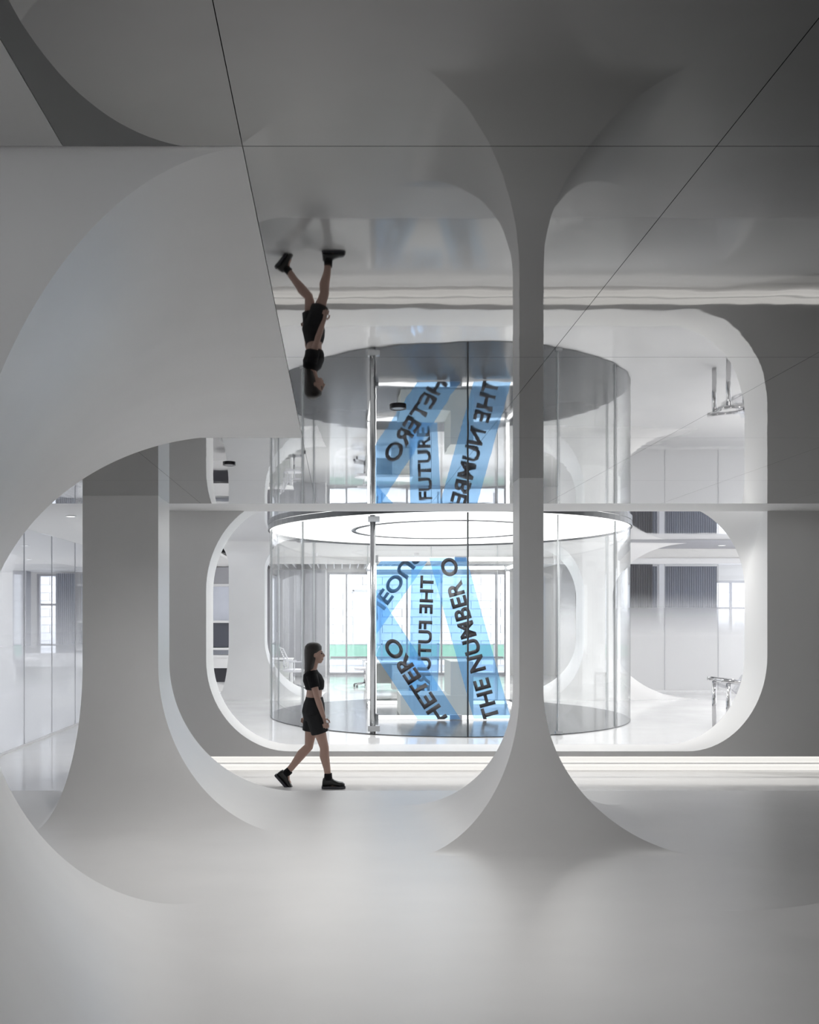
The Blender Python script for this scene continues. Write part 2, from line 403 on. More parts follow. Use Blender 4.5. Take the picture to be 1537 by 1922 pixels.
flared('flared_column', 'white column right of the glass cylinder, pointed at floor and ceiling',
    [(5.25,19.4),(5.85,19.4),(5.85,20.1),(5.25,20.1)], [(4.1,18.6),(7.45,18.8),(7.2,20.7),(4.0,20.9)], 1.25, HI,
    [(4.3,18.9),(7.55,19.3),(7.2,20.5),(4.3,20.5)], 1.15)

# ------------------------------------------------------------------ outer room walls
struct(MB().box(10.6, 11, -3.5, Y_W0, -0.25, 3.2).build('wall_right', 'wallgrey'), 'grey side wall of the hall')
struct(MB().box(-9.2, -9, -3.5, 8.9, -0.25, 3.2).build('wall_left', 'wallgrey'), 'unseen grey left side wall of the hall, added to cut side light')  # unseen wall closing the side to dim the broad column's front
#struct(MB().box(14, 14.2, Y_W0, 27, -0.3, 3.7).build('wall_inner_right', 'wallgrey'), 'inner right room wall')

struct(MB().box(-9, 11, -3.7, -3.5, -0.25, 2.35).build('wall_front', 'wallgrey'), 'unseen low wall behind the viewer, gap above sized for the hall light')  # unseen; height set to limit light from behind on the column fronts
# ------------------------------------------------------------------ window wall at the back
YB = 27.0
holes = [(-9.02, -8.40, 0.10, 3.02), (-7.72, -6.4, 0.10, 3.02), (-0.36, 5.00, 0.0, 3.07), (10.45, 13.0, 0.1, 2.82)]
wb = MB(); x = -14.2
for (a, b, c, d) in holes:
    wb.box(x, a, YB, YB+0.25, -0.35, 3.75); wb.box(a, b, YB, YB+0.25, d, 3.75)
    wb.box(a, b, YB, YB+0.25, -0.35, c); x = b
wb.box(x, 14.2, YB, YB+0.25, -0.35, 3.75)
struct(wb.build('wall_window', 'wallgrey'), 'window wall at the far back')
def window(n, hole, mull, rails, label):
    a, b, c, d = hole; t = 0.07
    o = bpy.data.objects.new('window_%d' % n, None); C.objects.link(o); o.location = ((a+b)/2, YB+0.1, c); struct(o, label)
    ox, oy, oz = o.location
    fb = MB()
    for bx in ((a, a+t, c, d), (b-t, b, c, d), (a+t, b-t, c, c+t), (a+t, b-t, d-t, d)): fb.box(bx[0]-ox, bx[1]-ox, -0.06, 0.06, bx[2]-oz, bx[3]-oz)
    fb.build('window_frame', 'frame', o)
    ed = [a+t]+list(mull)+[b-t]
    for mx_ in mull: MB().box(mx_-0.025-ox, mx_+0.025-ox, -0.05, 0.05, c+t-oz, d-t-oz).build('mullion', 'frame', o)
    for rz in rails:
        for i in range(len(ed)-1): MB().box(ed[i]+0.025-ox, ed[i+1]-0.025-ox, -0.035, 0.035, rz-0.03-oz, rz+0.03-oz).build('rail', 'frame', o)
    for i in range(len(ed)-1): MB().box(ed[i]+0.02-ox, ed[i+1]-0.02-ox, -0.006, 0.006, c+t-oz, d-t-oz).build('pane', 'pane', o)
window(1, holes[0], (), (0.9, 2.1), 'tall bright window behind the frosted left partition')
window(2, holes[1], (-7.1,), (0.9,), 'second tall window in the left glass room')
window(3, holes[2], (0.21, 0.87, 2.02, 3.05, 3.85, 4.68), (0.52,), 'wide bright window wall behind the blue ribbons')
window(4, holes[3], (11.7,), (2.0,), 'bright window above the frosted right partition')

# ------------------------------------------------------------------ outside
struct(MB().box(-30, 30, YB+0.25, 60, -0.5, -0.3).build('ground', 'ground'), 'white paving outside the windows')
eb = thing('block_building', 'pale block-built building outside the windows', 'building', (0, 34.0, -0.3))
MB().box(-16, 17, 0.06, 0.4, 0, 6.5).build('wall_core', 'mortar', eb)
bw, bh = 0.74, 0.30
bme = MB().box(0, bw-0.02, 0, 0.06, 0, bh-0.015).mesh('block', M['block'])
for (xa, xb) in ((-11.6, -8.0), (-8.0+0.37, -6.9), (-0.6, 6.8), (12.8, 15.6)):
    for r in range(14):
        xx = xa-(r % 2)*bw/2
        while xx < xb:
            place(bme, 'block', eb, (xx, 0, 0.25+r*bh)); xx += bw
d = MB().box(0.55, 1.5, -0.08, 0, 0.9, 3.0).build('door', 'bluewhite', eb)
MB().box(0.5, 0.55, -0.1, 0, 0.9, 3.05).box(1.5, 1.55, -0.1, 0, 0.9, 3.05).box(0.5, 1.55, -0.1, 0, 3.0, 3.07).build('door_frame', 'frame', d)
fo = thing('green_fence', 'low pale green screen fence outside the window', 'fence', (0, 30.6, -0.3))
MB().box(-2.5, 7.5, -0.02, 0.02, 0.62, 1.10).build('screen_fabric', 'green', fo)
MB().box(-2.5, 7.5, -0.03, 0.03, 1.10, 1.13).box(-2.5, 7.5, -0.03, 0.03, 0.58, 0.62).build('rail', 'frame', fo)
for k in range(6): MB().box(-2.4+1.9*k, -2.34+1.9*k, -0.03, 0.03, 0, 1.15).build('post', 'frame', fo)

# ------------------------------------------------------------------ glass cylinder, floor disc, round lamp
CX, CY, CR = 1.88, 15.98, 3.10
disc = MB(); n = 96
disc.prism([(CX+CR*math.cos(2*PI*i/n), CY+CR*math.sin(2*PI*i/n), 0.001) for i in range(n)], (0, 0, 0.012))
tag(disc.build('floor_disc', 'disc'), 'round polished grey disc set on the white floor under the glass cylinder', 'floor disc')
ge = thing('glass_cylinder', 'round room of tall curved clear glass panels over the grey disc', 'glass room', (CX, CY, 0.0))
NP = 14; da = 2*PI/NP; a_off = -PI/2-math.radians(1.0)
def cpt(a, r, z): return (r*math.cos(a), r*math.sin(a), z)
pme = MB(); S = 14
inn = [cpt(-PI/2+(i/S)*(da-0.006)+0.003, CR-0.012, 0) for i in range(S+1)]; outr = [cpt(-PI/2+(i/S)*(da-0.006)+0.003, CR, 0) for i in range(S+1)]
ring = inn+outr[::-1]; m_ = len(ring)
pme.add([(p[0], p[1], 0.016) for p in ring]+[(p[0], p[1], 3.205) for p in ring],
        [(i, (i+1) % m_, m_+(i+1) % m_, m_+i) for i in range(m_)], True)
pmesh = pme.mesh('glass_panel', M['glass'])
smesh = MB().box(-0.005, 0.005, CR-0.014, CR+0.002, 0.016, 3.205).mesh('joint', M['seam2'])
smesh2 = MB().box(-0.011, 0.011, CR-0.02, CR+0.008, 0.016, 3.205).mesh('joint', M['seam'])
for k in range(NP):
    a = a_off+PI/2+k*da
    place(pmesh, 'glass_panel', ge, (0,0,0), a)
    place(smesh2 if k == 0 else smesh, 'joint', ge, (0,0,0), a_off+k*da-PI/2)
# steel door post on one joint + door clips
a = a_off-da; p = cpt(a, CR+0.0, 0)
MB().tube([(p[0], p[1], 0.016), (p[0], p[1], 3.2)], 0.042, 14).build('door_post', 'steel', ge)
for dz in (0.05, 3.1): MB().box(p[0]-0.07, p[0]+0.10, p[1]-0.05, p[1]+0.05, dz, dz+0.08).build('hinge', 'steel', ge)
for k in (1, -2):
    q = cpt(a_off+k*da, CR, 0); MB().box(q[0]-0.04, q[0]+0.06, q[1]-0.03, q[1]+0.03, 0.016, 0.06).build('clip', 'steel', ge)

lp = thing('round_ceiling_lamp', 'large glowing white disc lamp above the glass cylinder', 'lamp', (CX, CY, HI))
def annulus(r0, r1, z0, z1, n=96):
    mb = MB(); vs = []
    for r, z in ((r0, z0), (r1, z0), (r1, z1), (r0, z1)): vs += [(r*math.cos(2*PI*i/n), r*math.sin(2*PI*i/n), z) for i in range(n)]
    fs = []
    for s in range(4):
        for i in range(n): fs.append((s*n+i, s*n+(i+1) % n, ((s+1) % 4)*n+(i+1) % n, ((s+1) % 4)*n+i))
    return mb.add(vs, fs)
annulus(1.66, CR+0.005, -0.05, -0.004).build('outer_diffuser', 'lamp', lp)
MB().prism([(1.60*math.cos(2*PI*i/n), 1.60*math.sin(2*PI*i/n), -0.05) for i in range(n)], (0, 0, 0.046)).build('inner_diffuser', 'lamp', lp)
annulus(1.60, 1.66, -0.046, -0.004).build('ring_trim', 'panelgrey', lp)
for r_ in (1.59, 1.655): annulus(r_, r_+0.018, -0.062, -0.046).build('ring_edge', 'seam', lp)
annulus(CR+0.005, CR+0.03, -0.085, -0.004).build('rim', 'seam', lp)

# ------------------------------------------------------------------ light-tube cube and ribbons
X0, X1, Y0, Y1, ZT = 0.58, 3.29, 15.05, 17.70, 2.68
cf = thing('light_cube_frame', 'cube frame of white light tubes carrying blue ribbons', 'light frame', (X0, Y0, 0.0))
def L3(p): return (p[0]-X0, p[1]-Y0, p[2])
zb = 0.05
cor = [(x, y, z) for x in (X0, X1) for y in (Y0, Y1) for z in (zb, ZT)]
for i in range(8):
    for j in range(i+1, 8):
        df = [abs(cor[i][k]-cor[j][k]) > 0.01 for k in range(3)]
        if sum(df) == 1:
            A = Vector(L3(cor[i])); B = Vector(L3(cor[j])); dd = (B-A).normalized()*0.07
            MB().tube([A+dd, B-dd], 0.035, 10).build('light_tube', 'tube', cf)
for c in cor:
    q = L3(c); MB().box(q[0]-0.06, q[0]+0.06, q[1]-0.06, q[1]+0.06, max(q[2]-0.06, -0.001+0.014), q[2]+0.06).build('corner_joint', 'steel', cf)
q = at(864, 1047, Y0)
for (px, py, yy) in ((864, 0, Y0), (855, 1, Y0)):
    xx = (px-VX)*yy/F_PX; zz = ZT if py == 0 else zb
    MB().box(xx-X0-0.10, xx-X0+0.10, -0.055, 0.055, zz-0.045, zz+0.045).build('tube_clip', 'frame', cf)

def to3(px, py, dfun): return at(px, py, dfun(px, py))
def ribbon(name, label, poly, dfun, txt, start, vec, up, xmin=None, ymin=None, ymax=None):
    n = len(poly); P = [to3(x, y, dfun) for (x, y) in poly]; o0 = P[0].copy()
    mb = MB()
    for off in (0,):
        mb.prism([p-o0 for p in P], (0, 0.006, 0))
    r = mb.build(name, 'film', None, o0); tag(r, label, 'ribbon')
    cu = bpy.data.curves.new('lettering', 'FONT'); cu.body = txt; cu.offset = 0.032; cu.space_character = 1.02; cu.resolution_u = 6
    to = bpy.data.objects.new('lettering', cu); C.objects.link(to)
    dg = bpy.context.evaluated_depsgraph_get(); me0 = bpy.data.meshes.new_from_object(to.evaluated_get(dg))
    bpy.data.objects.remove(to); bpy.data.curves.remove(cu)
    xs_ = [v.co.x for v in me0.vertices]; ys_ = [v.co.y for v in me0.vertices]
    x0, x1 = min(xs_), max(xs_); y0, y1 = min(ys_), max(ys_)
    S = Vector(start); Vv = Vector(vec); U = Vector(up)
    for v in me0.vertices:
        q = S+Vv*((v.co.x-x0)/(x1-x0))+U*((v.co.y-y0)/(y1-y0)); v.co = (q.x, q.y, 0)
    bm = bmesh.new(); bm.from_mesh(me0)
    def cut(co, no):
        bmesh.ops.bisect_plane(bm, geom=bm.verts[:]+bm.edges[:]+bm.faces[:], plane_co=co, plane_no=no, clear_outer=True)
    if xmin is not None: cut((xmin, 0, 0), (-1, 0, 0))
    if ymin is not None: cut((0, ymin, 0), (0, -1, 0))
    if ymax is not None: cut((0, ymax, 0), (0, 1, 0))
    for v in bm.verts:
        q = to3(v.co.x, v.co.y, dfun)-o0; q.y -= 0.004; v.co = q
    bm.to_mesh(me0); bm.free(); me0.materials.clear(); me0.materials.append(M['ink'])
    lo = bpy.data.objects.new('lettering', me0); C.objects.link(lo); lo.parent = r
    sd = lo.modifiers.new('depth', 'SOLIDIFY'); sd.thickness = 0.003
    return r
ribbon('blue_ribbon', 'blue film ribbon reading THE NUMBER, leaning left of the slim column', [(889,1349),(959,1349),(875,1046),(805,1046)],
       lambda x, y: Y0-0.075, 'THE NUMBER O', (938.7,1349.5), (-85,-306), (-30,8.3), ymin=1047, ymax=1350)
ribbon('blue_ribbon', 'blue film ribbon reading HETERO, running up to the left post', [(783.5,1350),(864.5,1350),(697,1094),(697,1219)],
       lambda x, y: Y0-0.090, 'HETERO', (840.8,1345.6), (-99,-152.3), (-25.5,16.6), xmin=698, ymax=1350)
ribbon('blue_ribbon', 'blue film ribbon with reversed lettering at upper left of cube', [(697,1204),(808,1045),(722,1045),(697,1074)],
       lambda x, y: 15.12+(y-1045)*(17.6-15.12)/(1204-1045), 'ENEOUS', (671,1168), (100,-139), (22.7,16.4), xmin=698, ymin=1046)
ribbon('blue_ribbon', 'blue film ribbon hanging upright at the back, reversed THE FUTURE', [(767,1319),(820,1319),(832,1062),(772,1062)],
       lambda x, y: Y1-0.075, 'THE FUTURE', (814.5,1081), (-7.7,222.4), (-25.4,-0.9), ymax=1319)

# stepped plinth inside
pl = thing('stepped_plinth', 'pale stepped display plinth behind the blue ribbons', 'plinth', (1.05, 15.55, 0.013))
MB().box(0, 1.25, 0, 0.95, 0, 0.36).build('lower_block', 'plinth', pl)
MB().box(0.86, 1.25, 0, 0.95, 0.361, 0.94).build('upper_block', 'plinth', pl)

# ------------------------------------------------------------------ glass partitions
fl = frosted_mat('left frosted gradient film', 2.3, 0.6, (0.93, 0.94, 0.97), 0.55)
fr_ = frosted_mat('right frosted gradient film', 2.3, 1.3, (0.95, 0.95, 0.955), 0.93)
gp = thing('glass_partition', 'tall glass partition at left fading from clear to frosted white', 'partition', (-4.8, 9.8, ZW))
for k in range(8):
    MB().box(-0.006, 0.006, 0.004+1.33*k, 1.326+1.33*k, 0.03, HS-ZW-0.001).build('glass_panel', fl, gp)
    MB().box(-0.008, 0.008, 1.326+1.33*k, 1.334+1.33*k, 0.03, HS-ZW-0.001).build('joint', 'frame', gp)
MB().box(-0.02, 0.02, 0, 10.65, 0, 0.03).build('floor_rail', 'white', gp)
gp = thing('glass_partition', 'frosted glass partition at right behind the white column', 'partition', (4.6, 21.0, 0))
for k in range(7):
    x0 = 0.5+1.235*k-0.03
    MB().box(x0+0.004, x0+1.231, -0.006, 0.006, 0.03, 2.95).build('glass_panel', fr_, gp)
    MB().box(x0-0.004, x0+0.004, -0.009, 0.009, 0.03, 2.95).build('joint', 'frame', gp)
MB().box(0.4, 9.3, -0.03, 0.03, 0, 0.03).build('floor_rail', 'white', gp)
MB().box(0.4, 9.3, -0.12, 0.12, 2.95, 3.08).build('head_rail', 'white', gp)
struct(MB().box(5.0, 14, 20.9, 21.2, 3.081, HI).build('trim_4', 'wallgrey'), 'grey bulkhead above the right partition')
def curtain(name, label, x0, x1, y, z0, z1, m, pitch=0.06, amp=0.03):
    nn = int((x1-x0)/pitch*6); mb = MB()
    pts = [(x0+(x1-x0)*i/nn, y+amp*math.sin(2*PI*i/6)) for i in range(nn+1)]
    poly = pts+[(p[0], p[1]+0.02) for p in reversed(pts)]
    k = len(poly); vs = [(p[0], p[1], z0) for p in poly]+[(p[0], p[1], z1) for p in poly]
    mb.add(vs, [(i, (i+1) % k, k+(i+1) % k, k+i) for i in range(k)], True)
    return tag(mb.build(name, m), label, 'curtain')
curtain('ribbed_curtain', 'dark ribbed curtain behind the frosted partition beside the white column', 6.0, 7.95, 23.0, 0.01, 3.1, 'curtain')
curtain('ribbed_curtain', 'blue-grey ribbed curtain between dark curtain and bright window', 8.35, 10.2, 24.5, 0.01, 3.1, 'curtain2')
tag(MB().box(7.98, 8.12, 22.6, 22.75, 0.001, 3.29).build('mullion_post', 'white'), 'slim pale post beside the dark curtain', 'post')
curtain('ribbed_curtain', 'dark ribbed curtain in the left room beside the bright window', -8.35, -7.80, 26.7, ZW+0.01, HS-0.05, 'curtain2')
tag(MB().box(-9.45, -9.06, 26.2, 26.6, ZW+0.001, HS-0.001).build('square_post', 'panelgrey'), 'grey square post left of the bright window in the left room', 'post')

# ------------------------------------------------------------------ inner furniture
sp = thing('sliding_panel', 'large grey wall panel left of the window, behind the woman', 'panel', (-1.35, 26.3, 0))
MB().box(-1.0, 0.94, 0, 0.06, 0.02, 3.1).build('panel_board', 'panelgrey', sp)
MB().box(0.94, 0.98, -0.01, 0.07, 0.0, 3.12).build('edge_trim', 'white', sp)

def desk(label, x, y, w, dp, h, z0=0.0, screen=True):
    t = thing('office_desk', label, 'desk', (x, y, z0), 0, 'white desks beyond the glass')
    MB().box(-w/2, w/2, -dp/2, dp/2, h-0.03, h).build('desk_top', 'white', t)
    for s in (-1, 1): MB().box(s*(w/2-0.04)-0.02, s*(w/2-0.04)+0.02, -dp/2+0.03, dp/2-0.03, 0, h-0.03).build('side_panel', 'white', t)
    MB().box(-w/2+0.06, w/2-0.06, dp/2-0.06, dp/2-0.04, 0.15, h-0.03).build('modesty_panel', 'plinth', t)
    dr = MB().box(w/2-0.48, w/2-0.07, -dp/2+0.05, dp/2-0.08, 0.05, h-0.06).build('drawer_unit', 'white', t)
    for k in range(3): MB().box(w/2-0.46, w/2-0.09, -dp/2+0.035, -dp/2+0.05, 0.07+k*0.19, 0.24+k*0.19).build('drawer_front', 'plinth', dr)
    if screen: MB().box(-w/2, w/2, dp/2-0.02, dp/2+0.01, h, h+0.28).build('screen_board', 'white', t)
    return t
desk('white office desk behind the lower left ribbon', 1.15, 21.2, 1.1, 0.7, 0.68, 0, False)
desk('white office desk at the far left of the glass cylinder', -1.75, 22.5, 1.2, 0.7, 0.70, 0, False)
desk('long white desk with screen board behind the left frosted partition', -7.35, 23.4, 1.9, 0.8, 0.75, ZW)

def office_chair(label, x, y, rz):
    t = thing('office_chair', label, 'chair', (x, y, 0), rz, 'white mesh office chairs')
    for k in range(5):
        a = 2*PI*k/5+0.3; q = (0.28*math.cos(a), 0.28*math.sin(a))
        lg = MB().tube([(0, 0, 0.11), (q[0], q[1], 0.07)], [0.022, 0.016], 8).build('base_leg', 'chrome', t)
        MB().tube([(q[0], q[1]-0.02, 0.032), (q[0], q[1]+0.02, 0.032)], 0.031, 12).build('caster', 'dark', lg)
    MB().tube([(0, 0, 0.10), (0, 0, 0.42)], 0.024, 10).build('gas_lift', 'chrome', t)
    rings = []
    for z, s in ((0.42, 0.9), (0.44, 1.0), (0.475, 1.0), (0.49, 0.93)):
        rings.append([Vector((0.24*s*math.copysign(abs(math.cos(2*PI*j/24))**0.6, math.cos(2*PI*j/24)), 0.24*s*math.copysign(abs(math.sin(2*PI*j/24))**0.6, math.sin(2*PI*j/24)), z)) for j in range(24)])
    MB().loft(rings).build('seat', 'mesh', t)
    def bp(u, v): # backrest surface: u across, v up
        return (u*(0.23-0.03*v), 0.20+0.10*v-0.05*math.sin(PI*v)+0.05*(1-(u*u)), 0.52+0.46*v)
    MB().tube([bp(-1, 0), bp(-1, .5), bp(-1, 1), bp(-.5, 1.04), bp(.5, 1.04), bp(1, 1), bp(1, .5), bp(1, 0), bp(0, -0.04), bp(-1, 0)], 0.016, 8).build('back_frame', 'mesh', t)
    for k in range(1, 9): MB().tube([bp(u/2, k/9) for u in (-2, -1, 0, 1, 2)], 0.010, 6).build('back_rib', 'mesh', t)
    MB().tube([(0, 0.06, 0.44), (0, 0.22, 0.45), bp(0, 0.15)], 0.02, 8).build('back_bracket', 'chrome', t)
    for s in (-1, 1):
        ar = MB().tube([(s*0.22, 0.05, 0.46), (s*0.29, 0.05, 0.50), (s*0.29, 0.05, 0.66)], 0.014, 8).build('arm_support', 'mesh', t)
        MB().box(s*0.29-0.03, s*0.29+0.03, -0.12, 0.14, 0.66, 0.685).build('arm_pad', 'mesh', ar)
    return t
office_chair('white mesh office chair behind the walking woman', -1.08, 21.5, PI/2+0.25)
office_chair('white mesh office chair beside the left steel post', 0.62, 22.3, -PI/2+0.2)

# shelf wall glimpsed in the slit left of the pale column
sh = thing('shelf_unit', 'white shelf unit with dark panels in the slit left of pale column', 'shelf unit', (-3.4, 24.0, ZW))
def shz(py): return EYE-(py-VY)*24.0/F_PX-ZW
MB().box(-0.9, 0.75, 0.45, 0.5, 0, 3.3).build('back_panel', 'bluewhite', sh)
for py in (1098, 1167, 1218, 1232): MB().box(-0.9, 0.75, 0.0, 0.45, shz(py)-0.03, shz(py)+0.03).build('shelf_board', 'white', sh)
MB().box(-0.9, 0.75, 0.10, 0.44, shz(1215), shz(1169)).build('screen', 'screen', sh)
MB().box(-0.9, 0.75, 0.02, 0.44, 0.62, shz(1234)).build('counter_front', 'white', sh)
MB().box(-0.9, 0.75, 0.06, 0.44, 0.25, 0.62).build('dark_base', 'dark', sh)
MB().box(-0.9, 0.75, 0.10, 0.44, 0.0, 0.25).build('plinth', 'white', sh)
MB().box(-0.9, 0.75, 0.02, 0.44, shz(1096), 3.3).build('upper_cabinet', 'panelgrey', sh)

# chrome armchair by the right jamb
ch = thing('chrome_armchair', 'chrome tube armchair with clear sling seat at the right jamb', 'chair', (5.90, 14.0, 0.0))
def chp(px, py, y): 
    q = at(px, py, y); return (q.x-5.90, q.y-14.0, q.z)
za = 0.73
for yy in (-0.26, 0.26):
    MB().tube([(-0.10, yy, za+0.02), (0.55, yy, za-0.05)], 0.034, 12).build('arm_tube', 'chrome', ch)
    for xx in (0.0, 0.48): MB().tube([(xx, yy, 0.001), (xx, yy, za-0.02)], 0.034, 12).build('leg', 'chrome', ch)
MB().tube([(-0.08, -0.26, za+0.02), (-0.08, 0.26, za+0.02)], 0.022, 10).build('cross_tube', 'chrome', ch)
MB().tube([(0.48, -0.26, 0.25), (0.48, 0.26, 0.25)], 0.018, 10).build('cross_tube', 'chrome', ch)
MB().tube([(-0.03, -0.26, 0.02), (-0.03, -0.26, 0.66)], 0.006, 6).build('tension_rod', 'chrome', ch)
sl = [(-0.02, za-0.02), (0.04, 0.62), (0.14, 0.54), (0.22, 0.50), (0.27, 0.52), (0.34, 0.62), (0.40, 0.80)]
poly = [(p[0], -0.22, p[1]) for p in sl]+[(p[0]+0.012, -0.22, p[1]+0.012) for p in reversed(sl)]
MB().prism(poly, (0, 0.44, 0)).build('sling_seat', 'acrylic', ch)

# ------------------------------------------------------------------ ceiling fittings
def downlight(label, x, y, z, r=0.05, lit=True, lip=0.012, m='dark', watt=0.0):
    if watt:
        ld = bpy.data.lights.new('downlight_fill_beam', 'SPOT'); ld.energy = watt; ld.spot_size = math.radians(160); ld.spot_blend = 1.0
        ld.shadow_soft_size = 0.12; ld.color = (1.0, 0.985, 0.96)
        lo = bpy.data.objects.new('downlight_fill_beam', ld); C.objects.link(lo)
    t = thing('ceiling_downlight', label, 'downlight', (x, y, z))
    if watt: lo.parent = t; lo.location = (0, 0, -lip-0.02)
    nn = 28
    annulus(r*0.72, r, -lip, 0, nn).build('bezel', m, t)
    MB().prism([(r*0.72*math.cos(2*PI*i/nn), r*0.72*math.sin(2*PI*i/nn), -lip*0.9) for i in range(nn)], (0, 0, lip*0.5)).build('lens', 'lamp' if lit else 'steel', t)
downlight('dark-rimmed downlight in the mirror ceiling near the plaster panel', -0.80, 6.57, HM, 0.046, False, watt=68)
downlight('dark-rimmed downlight in the mirror ceiling nearest the camera', 0.31, 4.80, HM, 0.044, False, watt=68)
downlight('white downlight in the pale ceiling left of the broad column', -3.59, 12.1, HS, 0.075, True, 0.012, 'white')
downlight('white downlight beyond the left glass partition', -5.9, 17.0, HS, 0.075, True, 0.012, 'white')
downlight('white downlight above the frosted right partition', 8.4, 19.9, HI, 0.08, True, 0.012, 'white')

for k, nm in enumerate(('first', 'second', 'third', 'fourth', 'fifth', 'sixth')):
    downlight('%s added fill downlight from the left, in the inner ceiling just behind the rounded opening' % nm, -2.2+1.75*k, 12.6, HI, 0.06, True, 0.11, 'white', 62)  # added row hidden from view, fills the inner room and walkway with light
for k, nm in enumerate(('left end', 'middle', 'right end')):
    downlight('added fill downlight at the %s of the row behind the second pair of columns' % nm, -0.6+2.5*k, 22.3, HI, 0.06, True, 0.08, 'white', 190)  # added lamps that brighten the room beyond the columns
downlight('added fill downlight in front of the right frosted partition, near the chrome armchair', 8.6, 16.6, HI, 0.06, True, 0.11, 'white', 280)  # added lamp that brightens the frosted partition
downlight('added fill downlight over the long desk in the left glass room', -7.2, 21.0, HS, 0.06, True, 0.012, 'white', 120)  # added lamp that lifts the light in the left room

# ------------------------------------------------------------------ walking woman
WY = 10.42; ms = WY/F_PX
def wp(px, py, y=0.0): return Vector(((px-VX)*ms, y, EYE-(py-VY)*ms))
OX = (590-VX)*ms
def wl(px, py, y=0.0):
    q = wp(px, py, y); return Vector((q.x-OX, y, q.z-ZW))
pe = thing('person', 'woman in black crop top and dark shorts walking along the sunken walkway', 'person', (OX, WY, ZW))
b = MB()
# torso (x = walking direction, y = left/right)
def tor(cx, z, rx, ry, n=20): return [Vector((cx+rx*math.cos(2*PI*j/n), ry*math.sin(2*PI*j/n), z)) for j in range(n)]
hipz, shz_ = wl(0, 1335).z, wl(0, 1262).z
xh = wl(589, 1335).x; xw = wl(590, 1310).x; xs_ = wl(586, 1268).x
b.loft([tor(xh+0.005, hipz-0.10, 0.085, 0.12), tor(xh, hipz, 0.115, 0.165), tor(xh, hipz+0.08, 0.105, 0.150), tor(xw, wl(0,1305).z, 0.085, 0.120),
        tor(xw, wl(0,1290).z, 0.092, 0.125), tor(xs_+0.01, wl(0,1278).z, 0.105, 0.145), tor(xs_, wl(0,1266).z, 0.090, 0.165), tor(xs_-0.005, wl(0,1259).z, 0.055, 0.10), tor(xs_, wl(0,1254).z, 0.045, 0.05)])
b.tube([(xs_-0.005, 0, wl(0,1262).z), (xs_+0.02, 0, wl(0,1247).z), (xs_+0.03, 0, wl(0,1238).z)], [0.052, 0.045, 0.048], 14)
hc = Vector((xs_+0.035, 0, wl(0,1227).z))
b.ell(hc+Vector((-0.012, 0, 0.018)), (0.092, 0.075, 0.098))
b.ell(hc+Vector((0.030, 0, -0.035)), (0.060, 0.056, 0.075))
b.ell(hc+Vector((0.050, 0, -0.085)), (0.032, 0.030, 0.026))            # chin
b.tube([hc+Vector((0.078, 0, 0.012)), hc+Vector((0.104, 0, -0.028)), hc+Vector((0.085, 0, -0.036))], [0.010, 0.015, 0.011], 8)  # nose
b.ell(hc+Vector((0.083, 0, -0.057)), (0.014, 0.026, 0.008)); b.ell(hc+Vector((0.080, 0, -0.070)), (0.014, 0.022, 0.008))       # lips
for s in (-1, 1): b.ell(hc+Vector((-0.005, s*0.076, -0.012)), (0.020, 0.010, 0.030))                                              # ears
# legs: near (right) leg forward & planted, far leg trailing
def leg(hip, knee, ank): 
    hip, knee, ank = Vector(hip), Vector(knee), Vector(ank)
    b.tube([hip+Vector((0,0,0.05)), hip.lerp(knee, 0.3), hip.lerp(knee, 0.75), knee, knee.lerp(ank, 0.28)+Vector((-0.012,0,0)), knee.lerp(ank, 0.7), ank],
           [0.066, 0.082, 0.060, 0.052, 0.056, 0.040, 0.036], 16)
kneeF, ankF = wl(609, 1402, -0.07), wl(616, 1458, -0.06)
kneeR, ankR = wl(579, 1403, 0.07), wl(538, 1452, 0.06)
leg((xh+0.01, -0.085, hipz-0.02), kneeF, ankF)
leg((xh-0.005, 0.085, hipz-0.02), kneeR, ankR)
# feet inside the boots
b.tube([ankF, ankF+Vector((0.05, 0, -0.07)), ankF+Vector((0.13, 0, -0.09))], [0.036, 0.038, 0.025], 10)
b.tube([ankR, ankR+Vector((-0.005, 0, -0.08)), ankR+Vector((0.03, 0, -0.13))], [0.036, 0.038, 0.025], 10)
# arms with hands
def arm(sh, el, wr, hand_dir, side):
    sh, el, wr = Vector(sh), Vector(el), Vector(wr); hd = Vector(hand_dir).normalized()
    b.tube([sh, sh.lerp(el, 0.35), el, el.lerp(wr, 0.3), wr], [0.048, 0.043, 0.035, 0.036, 0.024], 14)
    palm = wr+hd*0.075
    b.tube([wr, wr+hd*0.03, palm, palm+hd*0.015], [(0.024, 0.020), (0.032, 0.018), (0.038, 0.016), (0.036, 0.012)], 12)
    fw = Vector((1, 0, 0)); fw = (fw-hd*fw.dot(hd)).normalized()
    cu = Vector((0, -side, 0))
    for k, ln in enumerate((0.066, 0.076, 0.072, 0.056)):
        r0 = palm+fw*(0.029-0.0195*k); p1 = r0+hd*ln*0.45+cu*0.004; p2 = p1+(hd*0.85+cu*0.35).normalized()*ln*0.3; p3 = p2+(hd*0.6+cu*0.7).normalized()*ln*0.25
        b.tube([r0, p1, p2, p3], [0.0088, 0.0084, 0.0078, 0.006], 8)
    t0 = wr+hd*0.028+fw*0.026; b.tube([t0, t0+fw*0.022+hd*0.028, t0+fw*0.026+hd*0.055+cu*0.008], [0.011, 0.0098, 0.0075], 8)
arm((xs_, -0.175, wl(0,1268).z), wl(597, 1309, -0.215), wl(608, 1342, -0.20), (0.25, 0.0, -1), -1)
arm((xs_-0.005, 0.175, wl(0,1268).z), wl(579, 1308, 0.215), wl(571, 1340, 0.21), (-0.12, 0.0, -1), 1)
body = b.build('body', 'skin', pe)
